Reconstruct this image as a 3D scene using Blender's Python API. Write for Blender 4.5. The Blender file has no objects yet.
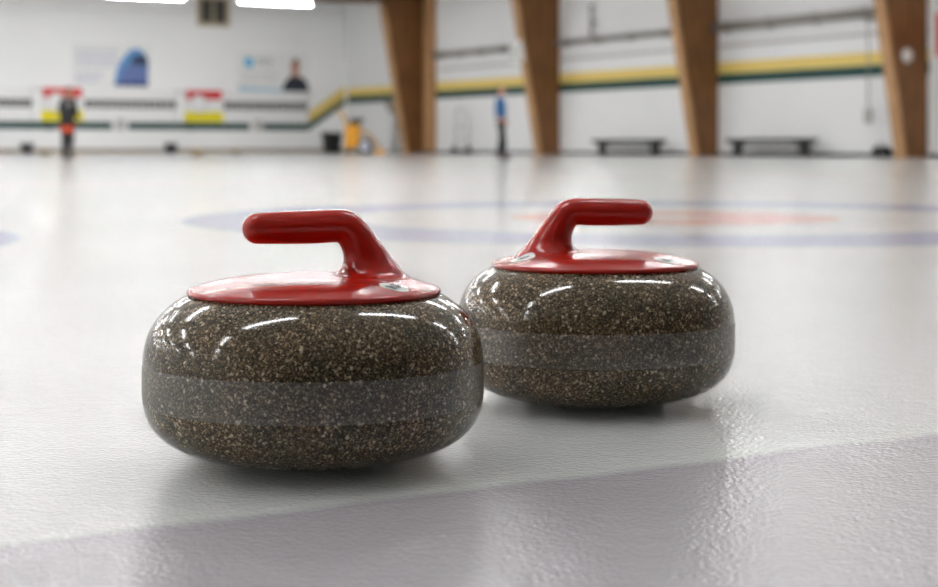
import bpy, bmesh, math, random
import numpy as np
from mathutils import Vector, Matrix
random.seed(4)
SC = bpy.context.scene
COL = SC.collection

# ------------------------------------------------------------------ camera
W_, H_ = 938, 587
F = 1650.0                       # focal length in pixels
HC = 0.262                       # camera height above the ice
HORIZON = 146.0
cam_d = bpy.data.cameras.new('camera')
cam = bpy.data.objects.new('camera', cam_d); COL.objects.link(cam)
cam.location = (0, 0, HC)
cam.rotation_euler = (math.pi / 2, 0, 0)
cam_d.shift_y = -(H_ / 2 - HORIZON) / W_      # level lens, shifted down
cam_d.sensor_width = 36.0
cam_d.lens = F / W_ * 36.0
cam_d.clip_start = 0.05; cam_d.clip_end = 300
cam_d.dof.use_dof = True
cam_d.dof.focus_distance = 1.40
cam_d.dof.aperture_fstop = 7.2
SC.camera = cam

# ------------------------------------------------------------------ world and exposure
world = bpy.data.worlds.new('world'); SC.world = world; world.use_nodes = True
world.node_tree.nodes['Background'].inputs[0].default_value = (0.9, 0.95, 1, 1)
world.node_tree.nodes['Background'].inputs[1].default_value = 0.3
SC.view_settings.view_transform = 'Standard'
SC.view_settings.look = 'None'
SC.view_settings.gamma = 1.0
SC.view_settings.use_curve_mapping = False
SC.view_settings.exposure = 0.0
SC.cycles.caustics_reflective = False
SC.cycles.sample_clamp_indirect = 10
LAMP = 74.0                       # radiance of the fluorescent tubes

# ------------------------------------------------------------------ the hall's axes
CORNER = Vector((-4.96, 66.0, 0))         # where the end wall meets the side wall
THR = math.radians(-60.2)
UR = Vector((math.cos(THR), math.sin(THR), 0))            # along the side wall, towards the camera
UL = Vector((math.sin(THR), -math.cos(THR), 0))           # along the end wall, into the hall
THL = THR + math.pi / 2
HALL_A, HALL_B, CEIL = 76.0, 45.0, 5.95

def ray(px, py):
    return Vector(((px - W_ / 2) / F, 1.0, (HORIZON - py) / F))
def ground(px, py):
    d = ray(px, py); t = -HC / d.z
    return Vector((0, 0, HC)) + d * t
def on_depth(px, Y):
    d = ray(px, HORIZON); return Vector((d.x * Y / d.y, Y, 0))
def side(px, py, off=0.0):       # -> (distance along the side wall, height)
    d = ray(px, py); n = UL
    t = (CORNER.dot(n) + off) / d.dot(n)
    p = Vector((0, 0, HC)) + d * t
    return (p - CORNER).dot(UR), p.z
def end(px, py, off=0.0):        # -> (distance along the end wall, height)
    d = ray(px, py); n = UR
    t = (CORNER.dot(n) + off) / d.dot(n)
    p = Vector((0, 0, HC)) + d * t
    return (p - CORNER).dot(UL), p.z
def hall(a, b, z=0.0):
    v = CORNER + UR * a + UL * b; v.z = z; return v

# ------------------------------------------------------------------ materials
def srgb(r, g, b):
    f = lambda c: (c / 255) / 12.92 if c / 255 <= 0.04045 else ((c / 255 + 0.055) / 1.055) ** 2.4
    return (f(r), f(g), f(b), 1)
MATS = {}
def mat(name, rgb, rough=0.6, metal=0.0, var=0.08, scale=6.0, coat=0.0, bump=0.0, ior=1.5):
    if name in MATS: return MATS[name]
    m = bpy.data.materials.new(name); m.use_nodes = True
    nt = m.node_tree; bs = nt.nodes['Principled BSDF']
    tc = nt.nodes.new('ShaderNodeTexCoord'); no = nt.nodes.new('ShaderNodeTexNoise')
    no.inputs['Scale'].default_value = scale; no.inputs['Detail'].default_value = 4
    nt.links.new(tc.outputs['Object'], no.inputs['Vector'])
    mx = nt.nodes.new('ShaderNodeMix'); mx.data_type = 'RGBA'
    c = srgb(*rgb)
    mx.inputs[6].default_value = tuple(v * (1 - var) for v in c[:3]) + (1,)
    mx.inputs[7].default_value = tuple(min(1, v * (1 + var)) for v in c[:3]) + (1,)
    nt.links.new(no.outputs['Fac'], mx.inputs[0]); nt.links.new(mx.outputs[2], bs.inputs['Base Color'])
    bs.inputs['Roughness'].default_value = rough; bs.inputs['Metallic'].default_value = metal
    bs.inputs['Coat Weight'].default_value = coat; bs.inputs['Coat Roughness'].default_value = 0.05
    bs.inputs['IOR'].default_value = ior
    if bump:
        b = nt.nodes.new('ShaderNodeBump'); b.inputs['Strength'].default_value = 0.5; b.inputs['Distance'].default_value = bump
        nt.links.new(no.outputs['Fac'], b.inputs['Height']); nt.links.new(b.outputs['Normal'], bs.inputs['Normal'])
    MATS[name] = m
    return m

def ramp(nt, src, stops, interp='LINEAR'):
    r = nt.nodes.new('ShaderNodeValToRGB'); r.color_ramp.interpolation = interp
    e = r.color_ramp.elements
    e[0].position, e[0].color = stops[0]; e[1].position, e[1].color = stops[-1]
    for p, c in stops[1:-1]:
        k = e.new(p); k.color = c
    nt.links.new(src, r.inputs[0]); return r

def granite(name, rough, spec_gain, coat, lift=1.0, tint=(1.25, 1.02, .80)):
    m = bpy.data.materials.new(name); m.use_nodes = True
    nt = m.node_tree; bs = nt.nodes['Principled BSDF']; L = nt.links.new
    tc = nt.nodes.new('ShaderNodeTexCoord')
    v1 = nt.nodes.new('ShaderNodeTexVoronoi'); v1.inputs['Scale'].default_value = 950
    v2 = nt.nodes.new('ShaderNodeTexVoronoi'); v2.inputs['Scale'].default_value = 480
    n1 = nt.nodes.new('ShaderNodeTexNoise'); n1.inputs['Scale'].default_value = 420; n1.inputs['Detail'].default_value = 3
    n2 = nt.nodes.new('ShaderNodeTexNoise'); n2.inputs['Scale'].default_value = 30; n2.inputs['Detail'].default_value = 3
    for n in (v1, v2, n1, n2): L(tc.outputs['Object'], n.inputs['Vector'])
    s1 = nt.nodes.new('ShaderNodeSeparateColor'); L(v1.outputs['Color'], s1.inputs[0])
    s2 = nt.nodes.new('ShaderNodeSeparateColor'); L(v2.outputs['Color'], s2.inputs[0])
    k = lift
    g = lambda r, gg, b: (r * k * tint[0], gg * k * tint[1], b * k * tint[2], 1)
    r1 = ramp(nt, s1.outputs[0], [(0.0, g(.006, .006, .005)), (0.3, g(.014, .012, .009)), (0.55, g(.032, .025, .016)),
                                  (0.78, g(.055, .043, .030)), (0.93, g(.10, .082, .060)), (1.0, g(.18, .15, .12))])
    r2 = ramp(nt, s2.outputs[1], [(0.0, (0, 0, 0, 1)), (0.93, (0, 0, 0, 1)), (1.0, (1, 1, 1, 1))])
    r3 = ramp(nt, n1.outputs['Fac'], [(0.36, (0.45, .45, .45, 1)), (0.58, (1.15, 1.15, 1.15, 1))])
    mu = nt.nodes.new('ShaderNodeMix'); mu.data_type = 'RGBA'; mu.blend_type = 'MULTIPLY'; mu.inputs[0].default_value = 1
    L(r1.outputs[0], mu.inputs[6]); L(r3.outputs[0], mu.inputs[7])
    r4 = ramp(nt, n2.outputs['Fac'], [(0.35, (0.8, .85, .85, 1)), (0.65, (1.25, 1.15, 1.1, 1))])
    mu2 = nt.nodes.new('ShaderNodeMix'); mu2.data_type = 'RGBA'; mu2.blend_type = 'MULTIPLY'; mu2.inputs[0].default_value = 1
    L(mu.outputs[2], mu2.inputs[6]); L(r4.outputs[0], mu2.inputs[7])
    mx = nt.nodes.new('ShaderNodeMix'); mx.data_type = 'RGBA'
    L(r2.outputs[0], mx.inputs[0]); L(mu2.outputs[2], mx.inputs[6]); mx.inputs[7].default_value = g(.20, .17, .14)
    L(mx.outputs[2], bs.inputs['Base Color'])
    bs.inputs['Roughness'].default_value = rough
    bs.inputs['Specular IOR Level'].default_value = spec_gain
    bs.inputs['Coat Weight'].default_value = coat; bs.inputs['Coat Roughness'].default_value = 0.04
    MATS[name] = m
    return m

def wood(name, c1, c2, rough=0.55):
    m = bpy.data.materials.new(name); m.use_nodes = True
    nt = m.node_tree; bs = nt.nodes['Principled BSDF']; L = nt.links.new
    tc = nt.nodes.new('ShaderNodeTexCoord'); mp = nt.nodes.new('ShaderNodeMapping'); mp.inputs['Scale'].default_value = (6, 6, .5)
    no = nt.nodes.new('ShaderNodeTexNoise'); no.inputs['Scale'].default_value = 2.0; no.inputs['Detail'].default_value = 6
    L(tc.outputs['Object'], mp.inputs[0]); L(mp.outputs[0], no.inputs['Vector'])
    r = ramp(nt, no.outputs['Fac'], [(0.32, srgb(*c1)), (0.68, srgb(*c2))])
    L(r.outputs[0], bs.inputs['Base Color']); bs.inputs['Roughness'].default_value = rough
    MATS[name] = m; return m

def ice_material():
    m = bpy.data.materials.new('pebbled_ice'); m.use_nodes = True
    nt = m.node_tree; bs = nt.nodes['Principled BSDF']; L = nt.links.new; N = nt.nodes.new
    tc = N('ShaderNodeTexCoord'); P = tc.outputs['Object']
    def dist(c):
        v = N('ShaderNodeVectorMath'); v.operation = 'DISTANCE'; v.inputs[1].default_value = (c[0], c[1], 0); L(P, v.inputs[0]); return v.outputs['Value']
    def math_(op, a, b=None, c=None):
        n = N('ShaderNodeMath'); n.operation = op
        for i, x in enumerate((a, b, c)):
            if x is None: continue
            if isinstance(x, (int, float)): n.inputs[i].default_value = x
            else: L(x, n.inputs[i])
        return n.outputs[0]
    def below(x, e, s=0.012):            # 1 where x < e, soft edge
        mr = N('ShaderNodeMapRange'); mr.inputs[1].default_value = e - s; mr.inputs[2].default_value = e + s
        mr.inputs[3].default_value = 1; mr.inputs[4].default_value = 0; L(x, mr.inputs[0]); return mr.outputs[0]
    col = None
    n0 = N('ShaderNodeTexNoise'); n0.inputs['Scale'].default_value = 1.3; n0.inputs['Detail'].default_value = 5; L(P, n0.inputs['Vector'])
    base = ramp(nt, n0.outputs['Fac'], [(0.3, (.60, .605, .59, 1)), (0.7, (.64, .645, .63, 1))])
    cur = base.outputs[0]
    def paint(cur, mask, rgb):
        mx = N('ShaderNodeMix'); mx.data_type = 'RGBA'; L(mask, mx.inputs[0]); L(cur, mx.inputs[6]); mx.inputs[7].default_value = rgb
        return mx.outputs[2]
    blue, red = (.34, .35, .47, 1), (.60, .34, .30, 1)
    for c in HOUSES:
        d = dist(c)
        ring = math_('SUBTRACT', below(d, 1.78), below(d, 1.20))
        cur = paint(cur, ring, blue)
        cur = paint(cur, below(d, 0.60), red)
        cur = paint(cur, below(d, 0.15), (.6, .6, .58, 1))
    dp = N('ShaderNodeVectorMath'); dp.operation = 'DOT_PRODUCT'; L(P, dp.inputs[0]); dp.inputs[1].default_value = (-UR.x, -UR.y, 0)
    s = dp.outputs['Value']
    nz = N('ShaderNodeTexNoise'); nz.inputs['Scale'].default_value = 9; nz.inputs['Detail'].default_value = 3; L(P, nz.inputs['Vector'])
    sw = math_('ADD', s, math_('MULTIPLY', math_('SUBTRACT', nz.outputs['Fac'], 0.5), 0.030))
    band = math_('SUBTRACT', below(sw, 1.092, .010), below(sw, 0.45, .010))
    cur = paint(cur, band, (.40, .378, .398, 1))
    hog = math_('SUBTRACT', below(s, 11.32, .02), below(s, 11.20, .02))
    cur = paint(cur, hog, (.6, .2, .2, 1))
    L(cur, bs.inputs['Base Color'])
    # pebble: frozen droplets
    def noise(scale, det):
        n = N('ShaderNodeTexNoise'); n.inputs['Scale'].default_value = scale; n.inputs['Detail'].default_value = det; L(P, n.inputs['Vector']); return n.outputs['Fac']
    pb = N('ShaderNodeTexVoronoi'); pb.feature = 'SMOOTH_F1'; pb.inputs['Scale'].default_value = 190; L(P, pb.inputs['Vector'])
    h = math_('ADD', math_('MULTIPLY', noise(240, 2), .6), math_('MULTIPLY', pb.outputs['Distance'], -.25))
    h = math_('ADD', h, math_('MULTIPLY', noise(38, 2), .35))
    b = N('ShaderNodeBump'); b.inputs['Strength'].default_value = 1.0; b.inputs['Distance'].default_value = PEBBLE
    L(h, b.inputs['Height']); L(b.outputs['Normal'], bs.inputs['Normal'])
    bs.inputs['Roughness'].default_value = 0.085
    bs.inputs['IOR'].default_value = 1.24
    bs.inputs['Specular IOR Level'].default_value = 0.5
    bs.inputs['Subsurface Weight'].default_value = 1.0
    bs.inputs['Subsurface Radius'].default_value = (1.0, 1.0, 1.0)
    bs.inputs['Subsurface Scale'].default_value = 0.2
    MATS['ice'] = m
    return m

def emit(name, rgb, strength):
    m = bpy.data.materials.new(name); m.use_nodes = True
    nt = m.node_tree; nt.nodes.remove(nt.nodes['Principled BSDF'])
    e = nt.nodes.new('ShaderNodeEmission'); e.inputs[0].default_value = rgb; e.inputs[1].default_value = strength
    nt.links.new(e.outputs[0], nt.nodes['Material Output'].inputs[0]); MATS[name] = m; return m

PEBBLE = 0.0016
HOUSES = [(0.75, 6.05), (-3.0, 4.25)]
M_ICE = ice_material()
M_GRAN = granite('polished_granite', 0.11, 0.42, 0.0, 2.8, (1.09, 1.02, .87))
M_BAND = granite('frosted_granite', 0.33, 1.0, 0.0, 3.2, (1.0, 1.0, 1.0))
M_WOODD = wood('dark_glulam', (78, 46, 16), (138, 90, 42))
M_WOODL = wood('pale_glulam', (160, 118, 76), (196, 154, 110))
M_RED = mat('red_enamel', (168, 20, 5), 0.2, var=.05, scale=30, coat=0.0)
M_YEL = mat('yellow_enamel', (205, 160, 40), 0.3, coat=.3)
M_WALL = mat('white_wall_paint', (240, 240, 240), 0.75, var=.03, scale=.6)
M_CEIL = mat('ceiling_paint', (228, 227, 225), 0.8, var=.03, scale=.8)
M_WHITE = mat('white_board', (242, 242, 241), 0.5, var=.02)
M_GREEN = mat('green_stripe_paint', (12, 66, 62), 0.6)
M_YSTR = mat('yellow_stripe_paint', (232, 205, 116), 0.6)
M_BLACK = mat('black_plastic', (24, 24, 26), 0.5)
M_DARK = mat('dark_grey_metal', (62, 62, 62), 0.5)
M_GREY = mat('grey_steel', (140, 138, 134), 0.45)
M_LGREY = mat('pale_grey_paint', (190, 188, 184), 0.6)
M_TAN = mat('tan_baseboard', (160, 146, 128), 0.7)
M_SRED = mat('scoreboard_red', (214, 30, 36), 0.5)
M_SYEL = mat('scoreboard_yellow', (238, 222, 20), 0.5)
M_TUBE = emit('fluorescent_tube', (0.985, 0.988, 1.0, 1), LAMP)

# ------------------------------------------------------------------ mesh helpers
def link(name, bm_or_me, m, parent=None, smooth=False):
    if isinstance(bm_or_me, bmesh.types.BMesh):
        me = bpy.data.meshes.new(name); bmesh.ops.recalc_face_normals(bm_or_me, faces=bm_or_me.faces); bm_or_me.to_mesh(me); bm_or_me.free()
    else: me = bm_or_me
    for x in (m if isinstance(m, (list, tuple)) else [m]): me.materials.append(x)
    if smooth:
        for p in me.polygons: p.use_smooth = True
    o = bpy.data.objects.new(name, me); COL.objects.link(o)
    if parent: o.parent = parent
    return o
def tag(o, label=None, cat=None, group=None, kind=None):
    if label: o['label'] = label
    if cat: o['category'] = cat
    if group: o['group'] = group
    if kind: o['kind'] = kind
    return o
def thing(name, label, cat, loc, rz=0.0, group=None):
    o = bpy.data.objects.new(name, None); COL.objects.link(o); o.empty_display_size = .1
    o.location = loc; o.rotation_euler = (0, 0, rz)
    return tag(o, label, cat, group)
def struct(name, bm, m, loc=(0, 0, 0), rz=0.0):
    o = link(name, bm, m); o.location = loc; o.rotation_euler = (0, 0, rz); o['kind'] = 'structure'; return o
def box(bm, x0, x1, y0, y1, z0, z1, bevel=0.0, mi=0):
    vs = [bm.verts.new((x, y, z)) for x in (x0, x1) for y in (y0, y1) for z in (z0, z1)]
    fs = [bm.faces.new([vs[i] for i in f]) for f in ((0, 1, 3, 2), (4, 6, 7, 5), (0, 4, 5, 1), (2, 3, 7, 6), (0, 2, 6, 4), (1, 5, 7, 3))]
    for f in fs: f.material_index = mi
    if bevel:
        es = list({e for f in fs for e in f.edges})
        r = bmesh.ops.bevel(bm, geom=es, offset=bevel, segments=2, affect='EDGES', profile=0.5)
        for f in r['faces']: f.material_index = mi
    return bm
def B(*a, **k): return box(bmesh.new(), *a, **k)
def tube(bm, pts, r, n=10, cap=True):
    pts = [Vector(p) for p in pts]; rs = r if isinstance(r, (list, tuple)) else [r] * len(pts)
    rings = []; up = None
    for i, p in enumerate(pts):
        d = (pts[min(i + 1, len(pts) - 1)] - pts[max(i - 1, 0)]).normalized()
        if up is None:
            up = d.orthogonal().normalized()
        u = (up - d * up.dot(d)).normalized(); v = d.cross(u); up = u
        rings.append([bm.verts.new(p + (u * math.cos(t) + v * math.sin(t)) * rs[i]) for t in [2 * math.pi * k / n for k in range(n)]])
    for a, b in zip(rings, rings[1:]):
        for k in range(n): bm.faces.new((a[k], a[(k + 1) % n], b[(k + 1) % n], b[k]))
    if cap: bm.faces.new(rings[0][::-1]); bm.faces.new(rings[-1])
    return bm
def T(pts, r, n=10): return tube(bmesh.new(), pts, r, n)
def prism(poly, y0, y1, bm=None, mi=0):      # polygon in x,z extruded along y
    bm = bm or bmesh.new()
    a = [bm.verts.new((x, y0, z)) for x, z in poly]; b = [bm.verts.new((x, y1, z)) for x, z in poly]
    n = len(poly); fs = [bm.faces.new(a), bm.faces.new(b[::-1])]
    for i in range(n): fs.append(bm.faces.new((a[i], b[i], b[(i + 1) % n], a[(i + 1) % n])))
    for f in fs: f.material_index = mi
    return bm
def lathe(profile, n=128, bm=None, close=False):   # (r,z) list
    bm = bm or bmesh.new(); rings = []
    for r, z in profile:
        if r < 1e-6: rings.append([bm.verts.new((0, 0, z))])
        else: rings.append([bm.verts.new((r * math.cos(2 * math.pi * k / n), r * math.sin(2 * math.pi * k / n), z)) for k in range(n)])
    for a, b in zip(rings, rings[1:]):
        for k in range(n):
            k2 = (k + 1) % n
            if len(a) == 1: bm.faces.new((a[0], b[k2], b[k]))
            elif len(b) == 1: bm.faces.new((a[k], a[k2], b[0]))
            else: bm.faces.new((a[k], a[k2], b[k2], b[k]))
    return bm
def ellipse(cx, cz, rx, rz, n=24, a0=0, a1=2 * math.pi):
    return [(cx + rx * math.cos(a0 + (a1 - a0) * k / n), cz + rz * math.sin(a0 + (a1 - a0) * k / n)) for k in range(n)]
def text_mesh(body, size, depth=0.002):
    cu = bpy.data.curves.new('lettering', 'FONT'); cu.body = body; cu.size = size; cu.extrude = depth
    cu.align_x = 'CENTER'; cu.align_y = 'CENTER'
    o = bpy.data.objects.new('lettering', cu); COL.objects.link(o)
    dg = bpy.context.evaluated_depsgraph_get(); me = bpy.data.meshes.new_from_object(o.evaluated_get(dg))
    bpy.data.objects.remove(o); bpy.data.curves.remove(cu); me.materials.clear()
    return me

# ------------------------------------------------------------------ the setting
bm = bmesh.new()
c = [hall(-.3, -.3), hall(HALL_A + .3, -.3), hall(HALL_A + .3, HALL_B + .3), hall(-.3, HALL_B + .3)]
top = [bm.verts.new((v.x, v.y, 0)) for v in c]; bot = [bm.verts.new((v.x, v.y, -.2)) for v in c]
bm.faces.new(top); bm.faces.new(bot)
for i in range(4): bm.faces.new((top[i], bot[i], bot[(i + 1) % 4], top[(i + 1) % 4]))
struct('floor', bm, M_ICE)
struct('wall_right', B(-.3, HALL_A, 0, .3, 0, CEIL), M_WALL, CORNER, THR)
struct('wall_left', B(-HALL_B, 0, 0, .3, 0, CEIL), mat('light_lifted_wall_paint', (250, 250, 250), .75, var=.02, scale=.6), CORNER, THL)  # end wall coloured whiter, standing in for lamp light it lacks
struct('wall_back', B(-HALL_B, 0, -.3, 0, 0, CEIL), mat('dark_back_wall', (52, 50, 48), .8), hall(HALL_A, 0), THL)
struct('wall_far', B(0, HALL_A, -.3, 0, 0, CEIL), M_WALL, hall(0, HALL_B), THR)
struct('ceiling', B(-.3, HALL_A + .3, -HALL_B - .3, .3, CEIL, CEIL + .2), M_CEIL, CORNER, THR)

def s_strip(name, px0, px1, z0, z1, m, off=.012):     # painted strips on the side wall
    a0, a1 = side(px0, 100)[0], side(px1, 100)[0]
    return struct(name, B(a0, a1, -off, -.001, z0, z1), m, CORNER, THR)
zy1 = side(620, 69.5)[1]; zy0 = side(620, 80)[1]; zg0 = side(620, 89.5)[1]
AEND = 60.0
a_near = AEND
struct('trim_1', B(0.3, a_near, -.012, -.001, zy0, zy1), M_YSTR, CORNER, THR)
struct('trim_2', B(0.3, a_near, -.012, -.001, zg0, zy0 - .002), M_GREEN, CORNER, THR)
struct('baseboard_right', B(0, HALL_A, -.03, 0, 0, .09), M_DARK, CORNER, THR)
struct('baseboard_left', B(-HALL_B, 0, -.05, 0, 0, .16), M_TAN, CORNER, THL)
# end wall: x_local = -b
def ex(px, py=125): return -end(px, py)[0]
def ez(px, py): return end(px, py)[1]
gz0, gz1 = ez(155, 129.8), ez(155, 122.4)
for i, (p0, p1) in enumerate(((-60, 112), (128, 250), (263, 308))):
    struct('trim_%d' % (3 + i), B(ex(p0), ex(p1), -.012, -.001, gz0, gz1), M_GREEN, CORNER, THL)
def diag(name, za, zb, ta, tb, m):
    xa, xb = ex(308), -.02
    struct(name, prism([(xa, za), (xb, ta), (xb, tb), (xa, zb)], -.012, -.001), m, CORNER, THL)
yz0 = gz1 + .02
diag('trim_6', gz0, gz1, zg0 - .05, zy0 - .06, M_GREEN)
diag('trim_7', gz1 + .02, gz1 + .42, zy0 - .04, zy1 + .1, M_YSTR)
struct('trim_8', B(-HALL_B, ex(312), -.02, -.001, ez(155, 92), ez(155, 90.5)), M_LGREY, CORNER, THL)
z_l = side(800, 38)[1]
struct('trim_9', B(side(440, 100)[0], AEND, -.03, -.001, z_l - .09, z_l), M_LGREY, CORNER, THR)

# ------------------------------------------------------------------ curling stones
R_S, Z_MID, HT = 0.1428, 0.0685, 0.0685
def surf_nets(f, lo, hi, h):
    ax = [np.arange(lo[i], hi[i] + h, h) for i in range(3)]
    X, Y, Z = np.meshgrid(*ax, indexing='ij'); D = f(X, Y, Z)
    nx, ny, nz = D.shape
    S = D < 0
    cs = [(i, j, k) for i in (0, 1) for j in (0, 1) for k in (0, 1)]
    sl = lambda A, c: A[c[0]:nx - 1 + c[0], c[1]:ny - 1 + c[1], c[2]:nz - 1 + c[2]]
    cnt = sum(sl(S, c).astype(np.int8) for c in cs)
    act = (cnt > 0) & (cnt < 8); idx = -np.ones(act.shape, int); ii = np.argwhere(act); idx[act] = np.arange(len(ii))
    acc = np.zeros((len(ii), 3)); num = np.zeros(len(ii))
    for a in range(8):
        for b in range(a + 1, 8):
            ca, cb = np.array(cs[a]), np.array(cs[b])
            if abs(ca - cb).sum() != 1: continue
            da = D[tuple((ii + ca).T)]; db = D[tuple((ii + cb).T)]; cr = (da < 0) != (db < 0)
            t = np.where(cr, da / np.where(cr, da - db, 1), 0)[:, None]
            acc += np.where(cr[:, None], ca + t * (cb - ca), 0); num += cr
    V = np.array(lo) + (ii + acc / num[:, None]) * h
    Fs = []
    for ax_ in range(3):
        u, v = (ax_ + 1) % 3, (ax_ + 2) % 3
        e = np.zeros(3, int); e[ax_] = 1
        p = np.argwhere(np.take(S, range(S.shape[ax_] - 1), ax_) != np.take(S, range(1, S.shape[ax_]), ax_))
        p = p[(p[:, u] > 0) & (p[:, v] > 0) & (p[:, u] < S.shape[u] - 1) & (p[:, v] < S.shape[v] - 1)]
        eu = np.zeros(3, int); eu[u] = 1; ev = np.zeros(3, int); ev[v] = 1
        q = np.stack([idx[tuple((p - eu - ev).T)], idx[tuple((p - ev).T)], idx[tuple(p.T)], idx[tuple((p - eu).T)]], 1)
        ins = S[tuple(p.T)]
        q[~ins] = q[~ins][:, ::-1]
        Fs.append(q)
    return V, np.concatenate(Fs)

Z_RIM, DOME, R_PL = 0.1420, 0.0108, 0.1065
def z_top(r):
    t = np.clip((r - 0.035) / (R_PL - 0.035), 0, 1)
    return Z_RIM + DOME * (1 - t ** 2.3)
def smin(a, b, k):
    h = np.clip(0.5 + 0.5 * (b - a) / k, 0, 1); return b * (1 - h) + a * h - k * h * (1 - h)
def cone(X, Y, Z, a, b, ra, rb, sy=1.0):
    ax_, az_ = a; bx_, bz_ = b
    t = np.clip(((X - ax_) * (bx_ - ax_) + (Z - az_) * (bz_ - az_)) / ((bx_ - ax_) ** 2 + (bz_ - az_) ** 2), 0, 1)
    return np.sqrt((X - ax_ - t * (bx_ - ax_)) ** 2 + (Y / sy) ** 2 + (Z - az_ - t * (bz_ - az_)) ** 2) - (ra + (rb - ra) * t)
def sd_plate(X, Y, Z):
    r = np.sqrt(X * X + Y * Y)
    rr = 0.0022
    dz = np.maximum(Z - z_top(r), (Z_RIM - 0.0045) - Z) + rr
    dr = r - R_PL + rr
    return np.minimum(np.maximum(dr, dz), 0) + np.sqrt(np.maximum(dr, 0) ** 2 + np.maximum(dz, 0) ** 2) - rr
def _spine():
    C = np.array([(-.0478, .1932, .0131, 1.05), (-.0250, .1936, .0139, 1.05), (.0000, .1939, .0142, 1.05), (.0180, .1945, .0141, 1.05), (.0275, .1927, .0142, 1.03),
                  (.0345, .1850, .0148, 1.0), (.0400, .1755, .0162, .98), (.0445, .1650, .0190, .94), (.0475, .1560, .0216, .92), (.0495, .1490, .0240, .90)])
    out = []
    P = np.vstack([2 * C[0] - C[1], C, 2 * C[-1] - C[-2]])
    for i in range(1, len(P) - 2):
        for t in np.linspace(0, 1, 5 if i < 4 else 7)[:-1]:
            p0, p1, p2, p3 = P[i - 1:i + 3]
            out.append(.5 * (2 * p1 + (p2 - p0) * t + (2 * p0 - 5 * p1 + 4 * p2 - p3) * t * t + (3 * p1 - p0 - 3 * p2 + p3) * t ** 3))
    out.append(P[-2]); return out
SPINE = _spine()
def sd_grip(X, Y, Z):
    g = None
    for p, q in zip(SPINE, SPINE[1:]):
        d = cone(X, Y, Z, p[:2], q[:2], p[2], q[2], (p[3] + q[3]) / 2)
        g = d if g is None else np.minimum(g, d)
    return g
def sd_handle(X, Y, Z): return smin(sd_plate(X, Y, Z), sd_grip(X, Y, Z), 0.018)
def handle_meshes():
    V, Fq = surf_nets(sd_handle, (-.115, -.115, .118), (.115, .115, .214), 0.0018)
    e = 2e-4
    for _ in range(2):
        x, y, z = V.T; d = sd_handle(x, y, z)
        G = np.stack([sd_handle(x + e, y, z) - sd_handle(x - e, y, z), sd_handle(x, y + e, z) - sd_handle(x, y - e, z),
                      sd_handle(x, y, z + e) - sd_handle(x, y, z - e)], 1) / (2 * e)
        gn = np.linalg.norm(G, axis=1, keepdims=True) + 1e-9
        V = V - G / gn ** 2 * d[:, None] * .9
    Nn = G / gn
    cen = V[Fq].mean(1)
    isg = (sd_grip(*cen.T) < sd_plate(*cen.T) - .000)
    out = []
    for sel in (~isg, isg):
        q = Fq[sel]; u, inv = np.unique(q, return_inverse=True)
        me = bpy.data.meshes.new('handle'); me.from_pydata(V[u].tolist(), [], inv.reshape(q.shape).tolist()); me.update()
        for p in me.polygons: p.use_smooth = True
        me.normals_split_custom_set_from_vertices(Nn[u].tolist()); out.append(me)
    return out
ME_PLATE, ME_GRIP = handle_meshes()
def h_surf(x, y):
    z = 0.20 if False else 0.175
    for _ in range(60):
        d = float(sd_handle(np.array(x), np.array(y), np.array(z))); z -= d * .8
        if abs(d) < 1e-6: break
    return z
def body_profile():
    zb0, zb1, zm, zt = 0.050, 0.083, 0.069, 0.1385
    def rr(z):
        if z < zm: return R_S * (1 - ((zm - z) / .069) ** 3.2) ** (1 / 3.2)
        return R_S * (1 - ((z - zm) / .0822) ** 2.9) ** (1 / 2.9)
    low = [(0.0, 0.004), (0.052, 0.004), (0.060, 0.0), (0.066, 0.0), (0.071, 0.0012)]
    zs = [0.0012 + (zb0 - 0.0012) * (k / 34) ** 1.8 for k in range(35)]
    low += [(rr(z), z) for z in zs if rr(z) > .074]
    band = [(rr(zb0 + (zb1 - zb0) * k / 12), zb0 + (zb1 - zb0) * k / 12) for k in range(13)]
    top = [(rr(z), z) for z in [zb1 + (zt - zb1) * (1 - (1 - k / 40) ** 1.7) for k in range(41)]]
    return low, band, top
LOW, BAND, TOP = body_profile()
ME_BODY = None
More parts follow.
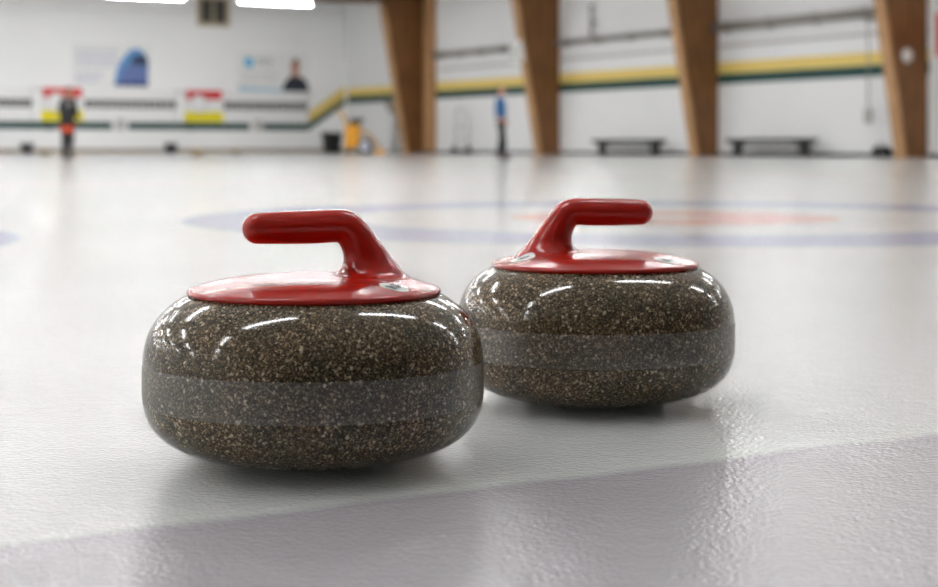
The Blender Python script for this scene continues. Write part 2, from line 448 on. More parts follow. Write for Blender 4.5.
def sticker_mesh(cx, cy, ang, char):
    """oval label and its character laid on the moulded surface"""
    bm = bmesh.new(); rx, ry = 0.0125, 0.0108
    ca, sa = math.cos(ang), math.sin(ang)
    def put(u, v, lift):
        x, y = cx + u * ca - v * sa, cy + u * sa + v * ca
        return bm.verts.new((x, y, h_surf(x, y) + lift))
    rings = [[put(0, 0, .0003)]]
    for k in range(1, 7):
        f = k / 6; rings.append([put(rx * f * math.cos(t), ry * f * math.sin(t), .0003) for t in [2 * math.pi * j / 28 for j in range(28)]])
    for j in range(28): bm.faces.new((rings[0][0], rings[1][j], rings[1][(j + 1) % 28]))
    for a, b in zip(rings[1:], rings[2:]):
        for j in range(28): bm.faces.new((a[j], b[j], b[(j + 1) % 28], a[(j + 1) % 28]))
    strokes = {'A': [((-.55, -.8), (0, .8)), ((0, .8), (.55, -.8)), ((-.33, -.25), (.33, -.25))],
               '2': [((-.5, .4), (-.3, .75)), ((-.3, .75), (.2, .8)), ((.2, .8), (.5, .45)), ((.5, .45), (.4, .1)), ((.4, .1), (-.55, -.78)), ((-.55, -.78), (.55, -.78))]}[char]
    s, w = 0.0070, 0.00155
    for (x0, y0), (x1, y1) in strokes:
        a, b = Vector((x0, y0)) * s, Vector((x1, y1)) * s; d = (b - a).normalized(); nrm = Vector((-d.y, d.x)) * w
        a = a - d * w * .6; b = b + d * w * .6
        prev = None
        for k in range(6):
            p = a.lerp(b, k / 5); e0, e1 = p + nrm, p - nrm
            q = (put(e0.y, -e0.x, .0007), put(e1.y, -e1.x, .0007)) if char == 'A' else (put(e0.x, e0.y, .0007), put(e1.x, e1.y, .0007))
            if prev: f = bm.faces.new((prev[0], prev[1], q[1], q[0])); f.material_index = 1
            prev = q
    return bm
M_STK = mat('white_sticker', (225, 226, 222), 0.35, var=.02)
M_INK = mat('dark_ink', (40, 44, 52), 0.5)
ME_B = lathe(LOW, 160); me_lo = bpy.data.meshes.new('granite_body'); lathe(TOP, 160, ME_B)
def make_stone(label, loc, rz, stickers, m_handle):
    t = thing('curling_stone', label, 'curling stone', loc, rz, None)
    global ME_BODY, ME_BAND
    if ME_BODY is None:
        o = link('granite_body', ME_B, M_GRAN, t, True); ME_BODY = o.data
        o2 = link('striking_band', lathe(BAND, 160), M_BAND, t, True); ME_BAND = o2.data
        ME_PLATE.materials.append(M_RED); ME_GRIP.materials.append(M_RED)
    else:
        for nm, me in (('granite_body', ME_BODY), ('striking_band', ME_BAND)):
            o = bpy.data.objects.new(nm, me); COL.objects.link(o); o.parent = t
    h = bpy.data.objects.new('handle', ME_PLATE); COL.objects.link(h); h.parent = t
    g = bpy.data.objects.new('grip', ME_GRIP); COL.objects.link(g); g.parent = h
    for o in (h, g):
        o.material_slots[0].link = 'OBJECT'; o.material_slots[0].material = m_handle
    for cx, cy, ang, ch in stickers:
        s = link('sticker', sticker_mesh(cx, cy, ang, ch), [M_STK, M_INK], h, True)
        tag(s, 'white oval sticker marked %s' % ch)
    return t
S1 = make_stone('grey speckled curling stone with red handle, nearest and largest, its grip pointing left',
                (-.1302, 1.390, 0), math.radians(14), [(.0545, -.068, math.radians(-34), '2')], M_RED)
S2 = make_stone('grey speckled curling stone with red handle, behind on the right, its grip pointing right',
                (.1302, 1.703, 0), math.radians(188), [(.0800, .026, math.radians(-168), 'A'), (-.0585, .065, math.radians(155), '2')], M_RED)
for i, (px, py, rz, lab) in enumerate(((197, 157, .4, 'small distant curling stone with yellow handle below the right scoreboard'),
                                  (236, 154.5, 2.0, 'distant curling stone with yellow handle, rightmost along the end wall'),
                                  (45, 155.5, 1.0, 'distant curling stone with yellow handle just left of the person in black'))):
    p = ground(px, py)
    make_stone(lab, p, rz, [], M_YEL)['group'] = 'yellow-handled stones by the end wall'

# ------------------------------------------------------------------ glulam frames
def frame(px, label, far_in=True):
    a = side(px, 156)[0] if px is not None else None
    return a
def make_frame(a, label, b0=.66, slope=.182, th=.30):
    t = thing('glulam_frame', label, 'timber frame', hall(a, 0), THR)
    bt = b0 + slope * (CEIL - .6)
    # local x along wall (towards camera), local -y into the hall
    def pr(poly, x0, x1, m, name):
        bm = bmesh.new()
        A = [bm.verts.new((x0, -b, z)) for b, z in poly]; Bv = [bm.verts.new((x1, -b, z)) for b, z in poly]; n = len(poly)
        bm.faces.new(A); bm.faces.new(Bv[::-1])
        for i in range(n): bm.faces.new((A[i], Bv[i], Bv[(i + 1) % n], A[(i + 1) % n]))
        return link(name, bm, m, t)
    pr([(.012, 0), (b0, 0), (bt, CEIL - .6), (bt + .9, CEIL - .02), (.012, CEIL - .02)], -th, 0, M_WOODD, 'post')
    e = .10
    pr([(b0, 0), (b0 + e, 0), (bt + e, CEIL - .62), (bt, CEIL - .6)], -th, 0, M_WOODL, 'edge_board')
    pr([(bt + .3, CEIL - .55), (HALL_B - .02, CEIL - .55), (HALL_B - .02, CEIL - .02), (bt + .9, CEIL - .02)], -th, 0, M_WOODD, 'rafter')
    return t
A4 = side(928, 156)[0]; A3 = side(718.5, 156)[0]; A2 = side(560, 155)[0]; A1 = side(425, 154)[0]
print('frames a', A1, A2, A3, A4)
make_frame(A1, 'dark timber roof frame nearest the far corner, beside the pale post')
make_frame(A2, 'dark timber roof frame just right of the person in blue')
make_frame(A3, 'dark timber roof frame standing between the two black benches')
make_frame(A4, 'dark timber roof frame at the right edge with a white round lamp')
ap = side(436.5, 154)[0]
o = link('timber_post', B(-.72, 0, -.16, -.012, 0, CEIL - .02, .01), M_WOODL); o.location = hall(ap, 0); o.rotation_euler = (0, 0, THR)
tag(o, 'pale timber post standing against the side wall beside the farthest roof frame', 'post')

# ------------------------------------------------------------------ ceiling lights
LL = 1.35
def keep(name, bm, m):
    me = bpy.data.meshes.new(name); bmesh.ops.recalc_face_normals(bm, faces=bm.faces); bm.to_mesh(me); bm.free(); me.materials.append(m); return me
L_PARTS = [(keep('housing', B(-LL, LL, -.10, .10, .06, .14, .01), M_WHITE), (0, 0, 0))]
_t = keep('tube', T([(-LL + .03, 0, 0.02), (LL - .03, 0, 0.02)], .024, 8), M_TUBE)
_c = keep('end_cap', B(-.015, .015, -.09, .09, -.02, .06), M_WHITE)
_h = keep('hanger', T([(0, 0, .14), (0, 0, CEIL - 5.2)], .006, 6), M_GREY)
_k = keep('added_tube_skirt', B(-LL, LL, -.004, .004, .027, .075), M_WHITE)  # strips added to hide part of the tubes and dim their glare on the ice
L_PARTS += [(_k, (0, -.104, 0)), (_k, (0, .104, 0)), (_t, (0, -.05, 0)), (_t, (0, .05, 0)), (_c, (-LL + .015, 0, 0)), (_c, (LL - .015, 0, 0)), (_h, (-.9, 0, 0)), (_h, (.9, 0, 0))]
def make_light(loc, label, group=None):
    t = thing('fluorescent_light', label, 'ceiling light', loc, THL, group)
    for me, l in L_PARTS:
        o = bpy.data.objects.new(me.name.split('.')[0], me); COL.objects.link(o); o.parent = t; o.location = l
    return t
LZ = 5.20
p2 = Vector((0, 0, HC)); d2 = ray(275, 3.5); P2 = p2 + d2 * ((LZ - HC) / d2.z)
a2, b2 = (P2 - CORNER).dot(UR), (P2 - CORNER).dot(UL)
d1 = ray(136, -0.5); P1 = p2 + d1 * ((LZ - HC) / d1.z); b1 = (P1 - CORNER).dot(UL); a1 = (P1 - CORNER).dot(UR)
print('lights', a2, b2, a1, b1)
pitch = b1 - b2
LIGHTS = []
row = 0
a = a2
while a < 60.5:
    k = -5
    while b2 + k * pitch < HALL_B - 1.6:
        b = b2 + k * pitch
        if b > 2.2:
            if row == 0 and k == 0: lab, g = 'right one of the two bright ceiling lights at the top left', None
            elif row == 0 and k == 1: lab, g = 'left one of the two bright ceiling lights, cut by the top edge', None
            else: lab, g = 'white twin-tube fluorescent light hanging under the ceiling out of the picture', 'fluorescent lights above the ice'
            make_light((CORNER + UR * a + UL * b).to_tuple()[:2] + (LZ,), lab, g)
            LIGHTS.append((a, b))
        k += 1
    a += 6.2; row += 1
    if min(abs(a - q) for q in (A1, A2, A3, A4)) < .7: a += .9
print(len(LIGHTS), 'lights')

# ------------------------------------------------------------------ end wall: vent, posters, scoreboards
def end_thing(name, label, cat, px, z, off=0.0, group=None):
    b = end(px, 100)[0]; p = hall(off, b, z)
    return thing(name, label, cat, p, THL, group)
sE = lambda px: F / (hall(0, end(px, 100)[0]).y)      # pixels per metre on the end wall
# vent
zb, zt = ez(213, 26.5), ez(213, -4); t = end_thing('wall_vent', 'square tan-framed louvred wall vent high on the end wall', 'vent', 213, zb)
w = 17 / sE(213) ; h = zt - zb
bm = bmesh.new(); e = .14
box(bm, -w, w, -.08, -.001, 0, e); box(bm, -w, w, -.08, -.001, h - e, h); box(bm, -w, -w + e, -.08, -.001, e, h - e); box(bm, w - e, w, -.08, -.001, e, h - e)
box(bm, -.04, .04, -.075, -.001, e, h - e)
link('frame', bm, mat('vent_frame_tan', (186, 172, 146), .6), t)
link('backing', B(-w + e, w - e, -.02, -.001, e, h - e), M_DARK, t)
bm = bmesh.new()
for k in range(7):
    z = e + .04 + k * (h - 2 * e - .04) / 7
    prism([(-w + e, z), (w - e, z), (w - e, z + .03), (-w + e, z + .03)], -.06, -.022, bm)
link('slat', bm, mat('vent_slat_brown', (96, 86, 70), .6), t)
# posters
def poly_part(name, poly, y, m, parent): return link(name, prism(poly, y - .004, y), m, parent)
def poster(name, label, px0, px1, py0, py1):
    zb, zt = ez((px0 + px1) / 2, py1), ez((px0 + px1) / 2, py0)
    t = end_thing(name, label, 'poster', (px0 + px1) / 2, zb)
    w = -(end(px1, 100)[0] - end(px0, 100)[0]) / 2; h = zt - zb
    link('board', B(-w, w, -.02, -.001, 0, h), M_WHITE, t)
    fx = lambda px: -w + 2 * w * (px - px0) / (px1 - px0); fz = lambda py: h * (py1 - py) / (py1 - py0)
    return t, fx, fz
t, fx, fz = poster('wall_poster', 'white poster with pale lilac lines and a blue arched picture', 72, 152, 44, 89)
M_LIL = mat('lilac_print', (206, 204, 222), .6)
bm = bmesh.new()
for i, y in enumerate((52, 56.5, 61, 65.5, 74, 78, 82)):
    x = 76
    while x < (114 if i < 4 else 98):
        l = random.uniform(3, 8); prism([(fx(x), fz(y + 1)), (fx(x + l), fz(y + 1)), (fx(x + l), fz(y - 1)), (fx(x), fz(y - 1))], -.024, -.020, bm); x += l + 1.5
link('printed_lines', bm, M_LIL, t)
def pic(pts): return [(fx(x), fz(y)) for x, y in pts]
poly_part('picture', pic([(114, 86), (148, 86), (148.5, 60), (146, 54), (141, 49), (135, 47.5), (128, 51), (121, 60), (116, 72)]), -.020, mat('picture_blue', (96, 150, 205), .6), t)
poly_part('picture_foreground', pic([(117, 86), (148, 86), (148, 70), (140, 64), (130, 63), (123, 70)]), -.024, mat('picture_violet', (104, 124, 178), .6), t)
poly_part('picture_figure', pic([(130, 63), (148, 66), (148, 58), (144, 54), (137, 54), (132, 58)]), -.028, mat('picture_dark', (52, 66, 96), .6), t)
poly_part('picture_shore', pic([(114, 86), (148, 86), (148, 82), (132, 81), (115, 83)]), -.028, mat('picture_navy', (46, 62, 120), .6), t)
t, fx, fz = poster('wall_poster', 'white poster with a light blue dot and a man in dark jacket', 237, 310, 53, 95)
poly_part('logo_dot', [(fx(249) + dx, fz(63) + dz) for dx, dz in ellipse(0, 0, .20, .20)], -.020, mat('logo_blue', (92, 190, 228), .6), t)
bm = bmesh.new()
for y in (60, 64):
    for x in (257, 262, 268): prism([(fx(x), fz(y + 1.2)), (fx(x + 4), fz(y + 1.2)), (fx(x + 4), fz(y - 1.2)), (fx(x), fz(y - 1.2))], -.024, -.020, bm)
for y in (74, 80):
    for x in (243, 252, 262, 270): prism([(fx(x), fz(y + .7)), (fx(x + 6), fz(y + .7)), (fx(x + 6), fz(y - .7)), (fx(x), fz(y - .7))], -.024, -.020, bm)
link('printed_lines', bm, mat('grey_print', (188, 192, 196), .6), t)
poly_part('blue_band', pic([(239, 94), (284, 94), (284, 89), (239, 87)]), -.020, mat('pale_blue_print', (172, 208, 226), .6), t)
poly_part('printed_jacket', pic([(282, 92), (309, 92), (308, 84), (304, 78), (298, 75), (292, 75), (287, 79), (283, 85)]), -.020, mat('printed_jacket_navy', (44, 48, 62), .6), t)
poly_part('printed_head', pic([(291, 72), (293, 76), (297, 77), (299, 72), (299.5, 65), (297, 60), (294, 59), (291.5, 62), (290.5, 67)]), -.024, mat('printed_skin', (196, 146, 124), .6), t)
poly_part('printed_hair', pic([(290.5, 65), (292, 61), (295, 57.5), (298, 59), (300, 65), (298, 63), (295, 61.5), (292, 63)]), -.028, mat('printed_hair_brown', (110, 80, 66), .6), t)

# scoreboards
def numeral(k):
    me = text_mesh(str(k + 1), .22); me.transform(Matrix.Translation((0, -.078, 0)) @ Matrix.Rotation(math.pi / 2, 4, 'X')); me.materials.append(M_LGREY); return me
NUMS = [numeral(k) for k in range(15)]
_b = B(-.095, .095, -.075, -.058, -.15, .15); PLATE_ME = bpy.data.meshes.new('number_plate'); _b.to_mesh(PLATE_ME); _b.free(); PLATE_ME.materials.append(mat('number_plate_dark', (58, 52, 54), .5))
def scoreboard(px0, px1, label):
    pc = (px0 + px1) / 2
    w = -(end(px1, 100)[0] - end(px0, 100)[0]) / 2
    zt, zb = 2.40, 1.16
    t = end_thing('scoreboard', label, 'scoreboard', pc, zb)
    h = zt - zb
    link('board', B(-w, w, -.06, -.001, 0, h, .01), M_WHITE, t)
    zr = .66
    span = (2 * w - 1.62) / 15
    for k in range(15):
        x = -w + 1.58 + (k + .5) * span
        pl_ = bpy.data.objects.new('number_plate', PLATE_ME); COL.objects.link(pl_); pl_.parent = t; pl_.location = (x, 0, zr)
        nu = bpy.data.objects.new('numeral', NUMS[k]); COL.objects.link(nu); nu.parent = pl_
    link('red_panel', B(-w + .08, -w + 1.50, -.10, -.058, h - .36, h - .02, .01), M_SRED, t)
    link('yellow_panel', B(-w + .0, -w + 1.55, -.10, -.058, .02, .40, .01), M_SYEL, t)
    for xr in (-w, w - .03): link('side_rail', B(xr, xr + .03, -.09, -.055, 0, h), M_LGREY, t)
    em = link('emblem', prism(ellipse(-w + .55, zr + .04, .34, .36, 32), -.13, -.10), M_WHITE, t)
    bm = bmesh.new()
    tube(bm, [(x, -.132, z) for x, z in ellipse(-w + .55, zr + .04, .325, .345, 32)] + [ellipse(-w + .55, zr + .04, .325, .345, 32)[0][0:1] and (-w + .55 + .325, -.132, zr + .04)], .012, 6)
    link('emblem_rim', bm, M_GREY, em)
    link('hook', T([(-w + .2, -.05, -.001), (-w + .2, -.12, -.08), (-w + .2, -.12, -.28), (-w + .28, -.12, -.32)], .045, 8), M_DARK, t)
    return t
scoreboard(42, 178, 'long white scoreboard behind the person in black')
scoreboard(185, 309, 'long white scoreboard on the end wall, nearest the corner')
scoreboard(-104, 34, 'long white scoreboard cut off by the left edge')
# white boxes breaking the stripe
for px, lab in ((119.5, 'small white box breaking the green stripe between person in black and right scoreboard'), (256.5, 'small white box breaking the green stripe below the right scoreboard')):
    t = end_thing('wall_box', lab, 'box', px, .80)
    link('case', B(-.2, .2, -.16, -.001, 0, .52, .02), M_WHITE, t)
    link('cover', B(-.16, .16, -.175, -.158, .06, .46, .01), M_LGREY, t)
# black bins below the boards
def bin_(name, label, loc, rz, r, h, group=None):
    t = thing(name, label, 'bin', loc, rz, group)
    link('tub', lathe([(0, 0), (r * .8, 0), (r * .84, .02), (r, h), (r * .93, h), (r * .78, .04), (0, .04)], 24), M_BLACK, t, True)
    link('rim', lathe([(r * .98, h - .03), (r * 1.07, h - .03), (r * 1.07, h + .01), (r * .94, h + .01)], 24), M_DARK, t, True)
    return t
p = hall(.55, end(27, 146, .55)[0]); bin_('bucket', 'squat black bucket at the foot of the wall near the left edge', p, 0, .24, .36)['category'] = 'bucket'
p = hall(.55, end(171, 146, .55)[0]); bin_('bucket', 'squat black bucket by the wall left of the right scoreboard', p, 0, .24, .36)['category'] = 'bucket'

# bin by the corner
p = hall(1.6, end(332, 146, 1.6)[0]); t = thing('waste_bin', 'square black waste bin standing left of the yellow machine', 'waste bin', p, THL)
bm = bmesh.new()
vs = [[bm.verts.new((sx * w_, sy * w_, z)) for sx, sy in ((-1, -1), (1, -1), (1, 1), (-1, 1))] for w_, z in ((.24, 0), (.30, .76), (.27, .76), (.22, .04))]
for a_, b_ in zip(vs, vs[1:]):
    for i in range(4): bm.faces.new((a_[i], a_[(i + 1) % 4], b_[(i + 1) % 4], b_[i]))
bm.faces.new(vs[0]); bm.faces.new(vs[-1])
link('tub', bm, M_BLACK, t)
bm = bmesh.new()
for q in ((-.33, .33, -.33, -.27), (-.33, .33, .27, .33), (-.33, -.27, -.27, .27), (.27, .33, -.27, .27)): box(bm, *q, .74, .80)
link('rim', bm, M_DARK, t)

# yellow ice machine
YM = mat('machine_yellow', (226, 156, 4), .4)
Ym = 57.0; p = on_depth(355, Ym)
t = thing('ice_edger', 'yellow wheeled ice machine with a grey wheel and black top by the corner', 'ice machine', p, 0)
link('tank', B(-.33, .17, -.3, .3, .18, 1.0, .05), YM, t)
link('engine', B(-.18, .20, -.2, .2, 1.0, 1.22, .05), M_BLACK, t)
link('exhaust', T([(.1, -.1, 1.15), (.24, -.1, 1.2), (.3, -.1, 1.12)], .05, 10), M_DARK, t)
for sy in (-.26, .26):
    link('handle_bar', T([(-.28, sy, .95), (-.42, sy, 1.3), (-.62, sy, 1.55)], .045, 8), mat('handle_ochre', (206, 160, 88), .5), t)
link('hand_grip', T([(-.62, -.30, 1.55), (-.62, .30, 1.55)], .05, 8), M_BLACK, t)
wh = None
for sy in (-.38, .38):
    bm = lathe([(0.0, -.05), (.17, -.05), (.17, .05), (0, .05)], 24); bmesh.ops.rotate(bm, verts=bm.verts, matrix=Matrix.Rotation(math.pi / 2, 3, 'X')); bmesh.ops.translate(bm, verts=bm.verts, vec=(.36, sy, .26))
    wh = link('wheel', bm, mat('wheel_hub_grey', (196, 200, 214), .4), t)
    bm = lathe([(.16, -.045), (.25, -.045), (.26, 0), (.25, .045), (.16, .045)], 32); bmesh.ops.rotate(bm, verts=bm.verts, matrix=Matrix.Rotation(math.pi / 2, 3, 'X')); bmesh.ops.translate(bm, verts=bm.verts, vec=(.36, sy, .26))
    link('tyre', bm, M_BLACK, wh, True)
link('axle', T([(.36, -.36, .26), (.36, .36, .26)], .03, 8), M_GREY, t)
link('push_arm', T([(.12, 0, .86), (.5, 0, .66), (.8, 0, .25), (.9, 0, .10)], .05, 8), MATS['handle_ochre'], t)
link('blade', B(.70, 1.06, -.45, .45, 0, .12, .015), YM, t)
link('caster', lathe([(0, .0), (.07, .01), (.09, .09), (.07, .17), (0, .18)], 16), M_BLACK, t, True).location = (-.2, 0, 0)

# ------------------------------------------------------------------ side wall things
def side_thing(name, label, cat, px, z=0, off=0.0, group=None):
    return thing(name, label, cat, hall(side(px, 100, off)[0], off, z), THR, group)
# benches
def bench(px0, px1, label):
    a0, a1 = side(px0, 150, .55)[0], side(px1, 150, .55)[0]
    t = thing('bench', label, 'bench', hall((a0 + a1) / 2, .55), THR, 'black benches by the side wall')
    L_ = (a1 - a0) / 2; h = .46
    link('seat', B(-L_, L_, -.2, .2, h - .10, h, .012), M_BLACK, t)
    for sx in (-1, 1):
        x = sx * (L_ - .28)
        bm = bmesh.new(); box(bm, x - .16, x + .16, -.17, .17, 0, .04); box(bm, x - .17, x + .17, -.05, .05, .04, h - .13); box(bm, x - .2, x + .2, -.18, .18, h - .13, h - .10)
        link('leg', bm, M_BLACK, t)
    link('stretcher', B(-L_ + .4, L_ - .4, -.03, .03, .24, .30), M_BLACK, t)
    return t
bench(597, 661, 'long low black bench against the wall left of the middle roof frame')
bench(731, 812, 'long low black bench against the wall right of the middle roof frame')
# pipes
zp = side(800, 20)[1]
for (p0, p1, lab, r) in ((437, 512, 'thin grey pipe section on the wall left of the person in blue', .09),
                         (561, 680, 'dark pipe section along the wall above the left bench', .08),
                         (719, 884, 'grey pipe section along the wall above the right bench', .12)):
    a0, a1 = side(p0, 40)[0], side(p1, 30)[0]
    t = thing('wall_pipe', lab, 'pipe', hall((a0 + a1) / 2, .2, zp), THR, 'pipe sections along the side wall')
    L_ = (a1 - a0) / 2
    link('pipe', T([(-L_, 0, 0), (L_, 0, 0)], r, 12), mat('pipe_grey', (150, 146, 140), .5), t, True)
    for k in range(4):
        x = -L_ * .85 + k * L_ * 1.7 / 3
        link('bracket', B(x - .03, x + .03, -.02, .19, -r - .02, r + .02), M_DARK, t)
t = side_thing('riser_pipe', 'short thin upright pipe on the wall above the pipe run', 'pipe', 591, zp + .1, .14)
link('pipe', T([(0, 0, 0), (0, 0, .9)], .045, 10), MATS['pipe_grey'], t, True)
link('cap', lathe([(0, .9), (.07, .9), (.07, .96), (0, .98)], 16), M_DARK, t)
link('clip', B(-.08, .08, 0, .128, .4, .46), M_DARK, t)
# white box on the second frame
p = hall(A2 - .2, 1.30, side(521, 58)[1] - .1)
t = thing('wall_heater', 'small white box fixed to the inner edge of the second roof frame', 'box', hall(A2 - .21, .66 + .10 + .182 * 2.9 + .02, 2.88), THR)
link('case', B(-.2, .2, -.32, 0, 0, .68, .03), M_WHITE, t)
link('grille', B(-.15, .15, -.335, -.318, .1, .58, .005), M_LGREY, t)
# round lamp on the nearest frame
zl = side(904, 60)[1]
t = thing('bulkhead_lamp', 'small round white lamp on the face of the rightmost roof frame', 'lamp', hall(A4 + .001, .68, 2.36), THR)
bm = lathe([(0, .10), (.08, .09), (.13, .05), (.15, 0), (0, 0)], 24); bmesh.ops.rotate(bm, verts=bm.verts, matrix=Matrix.Rotation(math.pi / 2, 3, 'Y'))
link('globe', bm, mat('opal_glass', (225, 222, 214), .3), t, True)
bm = lathe([(.14, 0), (.175, 0), (.175, .03), (.14, .03)], 24); bmesh.ops.rotate(bm, verts=bm.verts, matrix=Matrix.Rotation(math.pi / 2, 3, 'Y'))
link('ring', bm, M_LGREY, t, True)
# sign at the right edge
a0 = side(930, 50)[0]; zs0, zs1 = side(933, 79)[1], side(933, 5)[1]
t = thing('wall_sign', 'white wall sign with a red panel cut off by the right edge', 'sign', hall(a0 + .03, 0.0, zs0), THR)
h = zs1 - zs0
link('board', B(0, 1.7, -.05, -.002, 0, h, .01), M_WHITE, t)
link('red_panel', B(.22, 1.46, -.06, -.049, h * .30, h * .88), M_SRED, t)
# hanging cord
pz1, pz0 = side(868, 22)[1], side(868, 124)[1]
t = side_thing('pendant_switch', 'small grey switch hanging on a thin cord above the right bench', 'switch', 868, pz0, .4)
link('cord', T([(0, 0, .38), (0.02, 0, 1.2), (0, 0, pz1 - pz0)], .018, 6), M_GREY, t)
link('switch_body', B(-.1, .1, -.07, .07, 0, .38, .03), M_LGREY, t)
link('bracket', B(-.03, .03, -.02, .399, pz1 - pz0, pz1 - pz0 + .05), M_GREY, t)
# small black bag by the last frame
t = side_thing('duffel_bag', 'small black bag on the floor left of the rightmost roof frame', 'bag', 882, 0, .5)
link('body', T([(-.26, 0, .13), (-.22, 0, .13), (.22, 0, .13), (.26, 0, .13)], [.08, .13, .13, .08], 16), M_BLACK, t, True)
link('strap', T([(-.15, -.05, .24), (-.08, -.02, .34), (.08, -.02, .34), (.15, -.05, .24)], .012, 6), M_DARK, t)
link('zip', B(-.2, .2, -.008, .008, .255, .262), M_GREY, t)
# drain pipe with hopper by the corner
zh = side(393, 101)[1]
t = side_thing('downpipe', 'pale grey downpipe with a wide dark hopper under the green stripe', 'pipe', 394.5, 0, .46)
link('pipe', T([(0, 0, .0), (0, 0, zh - .55)], .13, 14), M_LGREY, t, True)
link('hopper', lathe([(.13, zh - .55), (.2, zh - .45), (.42, zh - .06), (.42, zh)], 20), mat('hopper_grey', (150, 144, 134), .6), t, True)
link('clip', B(-.2, .2, 0, .455, 1.0, 1.06), M_GREY, t)
# arched frame leaning by the wall
t = side_thing('hand_truck', 'faint grey hand truck with an arched frame against the wall', 'hand truck', 461, 0, .5)
pts = [(-.42, 0, 0.13)] + [(-.40 + .02 * k, 0, .4 + k * .25) for k in range(4)] + [(.36 * math.cos(math.pi - q * math.pi / 8), 0, 1.3 + .3 * math.sin(q * math.pi / 8)) for q in range(9)] + [(.40 - .02 * k, 0, .4 + k * .25) for k in (3, 2, 1, 0)] + [(.42, 0, .13)]
link('frame', T(pts, .03, 8), M_LGREY, t, True)
for z in (.5, .9): link('rung', T([(-.38, 0, z), (.38, 0, z)], .022, 8), M_LGREY, t)
for sx in (-.46, .46):
    bm = lathe([(0, -.04), (.12, -.04), (.13, 0), (.12, .04), (0, .04)], 20); bmesh.ops.rotate(bm, verts=bm.verts, matrix=Matrix.Rotation(math.pi / 2, 3, 'Y')); bmesh.ops.translate(bm, verts=bm.verts, vec=(sx, 0, .13))
    link('wheel', bm, M_DARK, t, True)
link('toe_plate', B(-.36, .36, -.3, 0, 0.0, .03), M_LGREY, t)
link('axle', T([(-.46, 0, .13), (.46, 0, .13)], .02, 8), M_GREY, t)
# rubber mat strip
t0_, t1_ = side(441, 152)[0], side(478, 152)[0]
o = link('floor_mat', B(0, t1_ - t0_, -.35, .1, 0.0, .09, .02), M_DARK); o.location = hall(t0_, .6); o.rotation_euler = (0, 0, THR)
tag(o, 'low dark rubber mat strip at the foot of the wall behind the hand truck', 'mat')

# ------------------------------------------------------------------ people
SKIN = mat('skin', (196, 144, 118), .55, var=.05, scale=20)
def skin_mesh(chains, sub=2):
    """chains: list of lists of (point, radius); first point of a later chain may be a shared key"""
    verts, radii, edges, key = [], [], [], {}
    def vid(p, r):
        k = tuple(round(c, 4) for c in p)
        if k not in key: key[k] = len(verts); verts.append(p); radii.append(r)
        return key[k]
    for ch in chains:
        ids = [vid(p, r) for p, r in ch]
        edges += list(zip(ids, ids[1:]))
    me = bpy.data.meshes.new('skin'); me.from_pydata(verts, edges, []); o = bpy.data.objects.new('skin', me); COL.objects.link(o)
    md = o.modifiers.new('s', 'SKIN'); md.use_smooth_shade = True
    for i, v in enumerate(me.skin_vertices[0].data):
        r = radii[i]; v.radius = r if isinstance(r, tuple) else (r, r); v.use_root = (i == 0)
    sm = o.modifiers.new('u', 'SUBSURF'); sm.levels = sub; sm.render_levels = sub
    dg = bpy.context.evaluated_depsgraph_get(); out = bpy.data.meshes.new_from_object(o.evaluated_get(dg))
    bpy.data.objects.remove(o); bpy.data.meshes.remove(me); out.materials.clear()
    return out
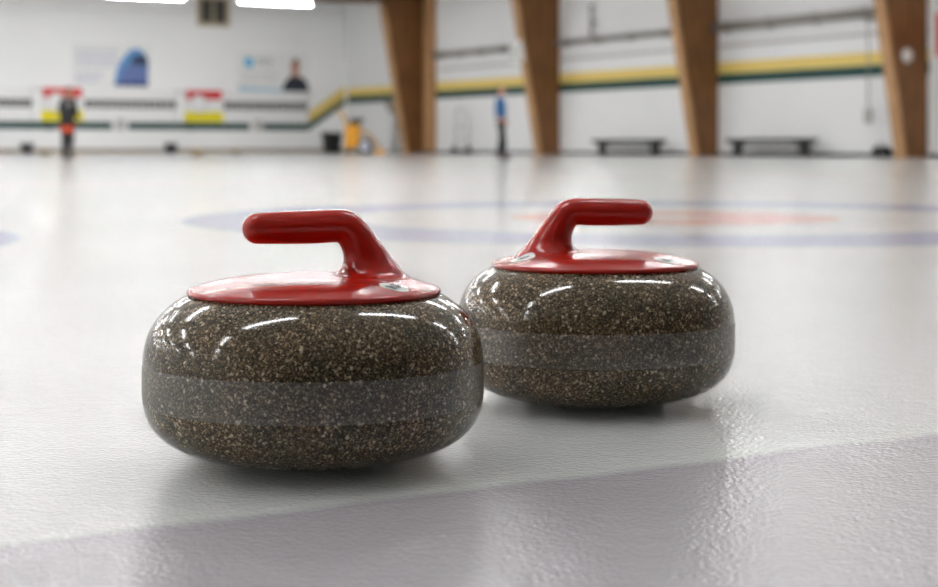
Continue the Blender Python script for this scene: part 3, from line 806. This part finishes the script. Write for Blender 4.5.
def person(label, loc, rz, top_m, trouser_m, hair_m, lean=0.0, arm_l=None, arm_r=None, feet=None, shorts_m=None, patch=None, scl=.84, coat=.90):
    """local: facing -y; x to the person's left"""
    t = thing('person', label, 'person', loc, rz); t.scale = (scl,) * 3
    y = lambda z: -lean * max(0, z - .92)
    V_ = lambda x, yy, z: (x, yy + y(z), z)
    pel = V_(0, 0, .93); ab = V_(0, 0, 1.10); ch = V_(0, .01, 1.30); nk0 = V_(0, 0, 1.43); nk = V_(0, -.01, 1.50)
    hd0, hd1, hd2 = V_(0, -.03, 1.56), V_(0, -.02, 1.63), V_(0, -.015, 1.685)
    feet = feet or {1: (.10, .02), -1: (-.10, -.06)}
    arms = {1: arm_l or [(.23, .02, 1.14), (.25, -.06, .90)], -1: arm_r or [(-.23, .02, 1.14), (-.25, -.06, .90)]}
    body = [[(pel, (.13, .10)), (ab, (.12, .09)), (ch, (.15, .10)), (nk0, (.07, .06)), (nk, .052), (hd0, (.062, .075)), (hd1, (.073, .09)), (hd2, (.055, .07))]]
    body.append([(hd0, (.062, .075)), ((hd0[0], hd0[1] - .085, hd0[2] + .03), .016)])
    legs, armc, shoes, hands = {}, {}, {}, {}
    for s in (1, -1):
        fx_, fy_ = feet[s]
        hip = (s * .09, 0, .88); kn = (s * .09 * .5 + fx_ * .5, fy_ * .5 - .03, .49); an = (fx_, fy_, .09)
        toe = (fx_, fy_ - .14, .045)
        legs[s] = [(pel, .12), (hip, .092), (kn, .062), ((an[0], an[1], .25), .052), (an, .040)]
        body.append([(pel, (.13, .10))] + legs[s][1:] + [(toe, .030)])
        sh = V_(s * .17, .01, 1.40)
        el, wr = arms[s]; el = V_(*el); wr = V_(*wr)
        armc[s] = [(ch, (.15, .10)), (sh, .058), (el, .042), (wr, .030)]
        d = (Vector(wr) - Vector(el)).normalized(); palm = Vector(wr) + d * .05
        body.append([(ch, (.15, .10)), (sh, .05), (el, .036), (wr, .026), (palm.to_tuple(), (.036, .018))])
        side_ = Vector((0, -1, 0)); side_ = (side_ - d * side_.dot(d)).normalized(); curl = Vector((-s, 0, 0)); curl = (curl - d * curl.dot(d)).normalized()
        for k, ln in enumerate((.075, .085, .08, .062)):
            b = palm + side_ * (.024 - .016 * k) + d * .01
            body.append([(palm.to_tuple(), (.036, .018)), (b.to_tuple(), .011), ((b + d * ln * .5 + curl * .006).to_tuple(), .009), ((b + d * ln * .9 + curl * .03).to_tuple(), .008)])
        tb = Vector(wr) + d * .02 + side_ * .028
        body.append([(wr, .026), (tb.to_tuple(), .012), ((tb + d * .035 + side_ * .02).to_tuple(), .010), ((tb + d * .06 + side_ * .018 + curl * .01).to_tuple(), .009)])
        toe2 = (fx_, fy_ - .17, .045)
        shoes[s] = [((fx_, fy_ + .05, .055), (.048, .052)), ((fx_, fy_ - .05, .052), (.05, .05)), (toe2, (.045, .042))]
    link('body', skin_mesh(body), SKIN, t, True)
    link('jacket', skin_mesh([[(V_(0, 0, coat), (.18 + (.9 - coat) * .2, .15)), (ab, (.18 + (.9 - coat) * .35, .15)), (ch, (.20 + (.9 - coat) * .2, .15)), (nk0, (.085, .08)), ((nk[0], nk[1], nk[2] - .02), .065)], armc[1], armc[-1]]), top_m, t, True)
    tr = link('trousers', skin_mesh([[(pel, (.15, .125)), ((0, 0, .86), (.14, .12))], [(pel, (.15, .125))] + [(p, (r + .022)) for p, r in legs[1][1:]], [(pel, (.15, .125))] + [(p, (r + .022)) for p, r in legs[-1][1:]]]), trouser_m, t, True)
    for s in (1, -1): link('shoe', skin_mesh([shoes[s]]), M_BLACK, t, True)
    link('hair', skin_mesh([[((hd1[0], hd1[1] + .035, hd1[2] - .02), (.075, .08)), ((hd2[0], hd2[1] + .02, hd2[2] + .005), (.075, .085)), ((hd2[0], hd2[1] + .01, hd2[2] + .03), (.055, .06))]]), hair_m, t, True)
    for s in (1, -1):
        bm = bmesh.new(); bmesh.ops.create_uvsphere(bm, u_segments=10, v_segments=8, radius=.013); bmesh.ops.translate(bm, verts=bm.verts, vec=(s * .03, hd1[1] - .082, hd1[2] - .01)); link('eye', bm, M_DARK, t, True)
        bm = bmesh.new(); bmesh.ops.create_uvsphere(bm, u_segments=10, v_segments=8, radius=1); bmesh.ops.scale(bm, verts=bm.verts, vec=(.014, .022, .034)); bmesh.ops.translate(bm, verts=bm.verts, vec=(s * .08, hd1[1] + .005, hd1[2] - .02)); link('ear', bm, SKIN, t, True)
    bm = bmesh.new(); bmesh.ops.create_uvsphere(bm, u_segments=10, v_segments=6, radius=1); bmesh.ops.scale(bm, verts=bm.verts, vec=(.024, .010, .006)); bmesh.ops.translate(bm, verts=bm.verts, vec=(0, hd0[1] - .078, hd0[2] - .01)); link('mouth', bm, mat('lip', (150, 84, 78), .5), t, True)
    if shorts_m:
        link('shorts', skin_mesh([[(V_(0, 0, .84), (.17, .14)), ((0, 0, .78), (.165, .14))], [(V_(0, 0, .84), (.17, .14)), ((.08, -.01, .74), .105), ((.075, -.02, .56), .09)], [(V_(0, 0, .84), (.17, .14)), ((-.08, -.01, .74), .105), ((-.075, -.02, .56), .09)]]), shorts_m, t, True)
    if patch:
        bm = bmesh.new(); bmesh.ops.create_uvsphere(bm, u_segments=16, v_segments=10, radius=1); bmesh.ops.scale(bm, verts=bm.verts, vec=(.06, .03, .10))
        px_, py_, pz_ = patch; bmesh.ops.translate(bm, verts=bm.verts, vec=V_(px_, py_, pz_)); link('jacket_panel', bm, M_GREY, t, True)
    return t
pl = ground(67.0, 158.6); pr_ = ground(501, 159.3)
person('person in a black jacket and orange shorts over dark leggings, back turned, by the scoreboard', pl, math.radians(160),
       mat('black_jacket', (16, 16, 20), .7), mat('black_leggings', (30, 28, 32), .7), mat('hair_brown', (110, 66, 56), .7), lean=.12,
       arm_l=[(.25, .0, 1.16), (.18, -.18, 1.00)], arm_r=[(-.25, .02, 1.16), (-.20, -.16, .97)],
       shorts_m=mat('orange_shorts', (226, 84, 50), .7), patch=(-.10, .10, 1.30), scl=.87, feet={1: (.065, .03), -1: (-.065, -.05)}, coat=.77)
person('person in a blue shirt and black trousers standing on the ice, seen side on', pr_, math.radians(75),
       mat('blue_shirt', (52, 96, 142), .7), mat('black_trousers', (34, 36, 42), .7), mat('hair_dark', (70, 58, 54), .7), lean=-.02,
       arm_l=[(.22, .03, 1.16), (.20, -.06, .93)], arm_r=[(-.22, .03, 1.16), (-.20, -.06, .93)], feet={1: (.08, .06), -1: (-.08, -.10)})
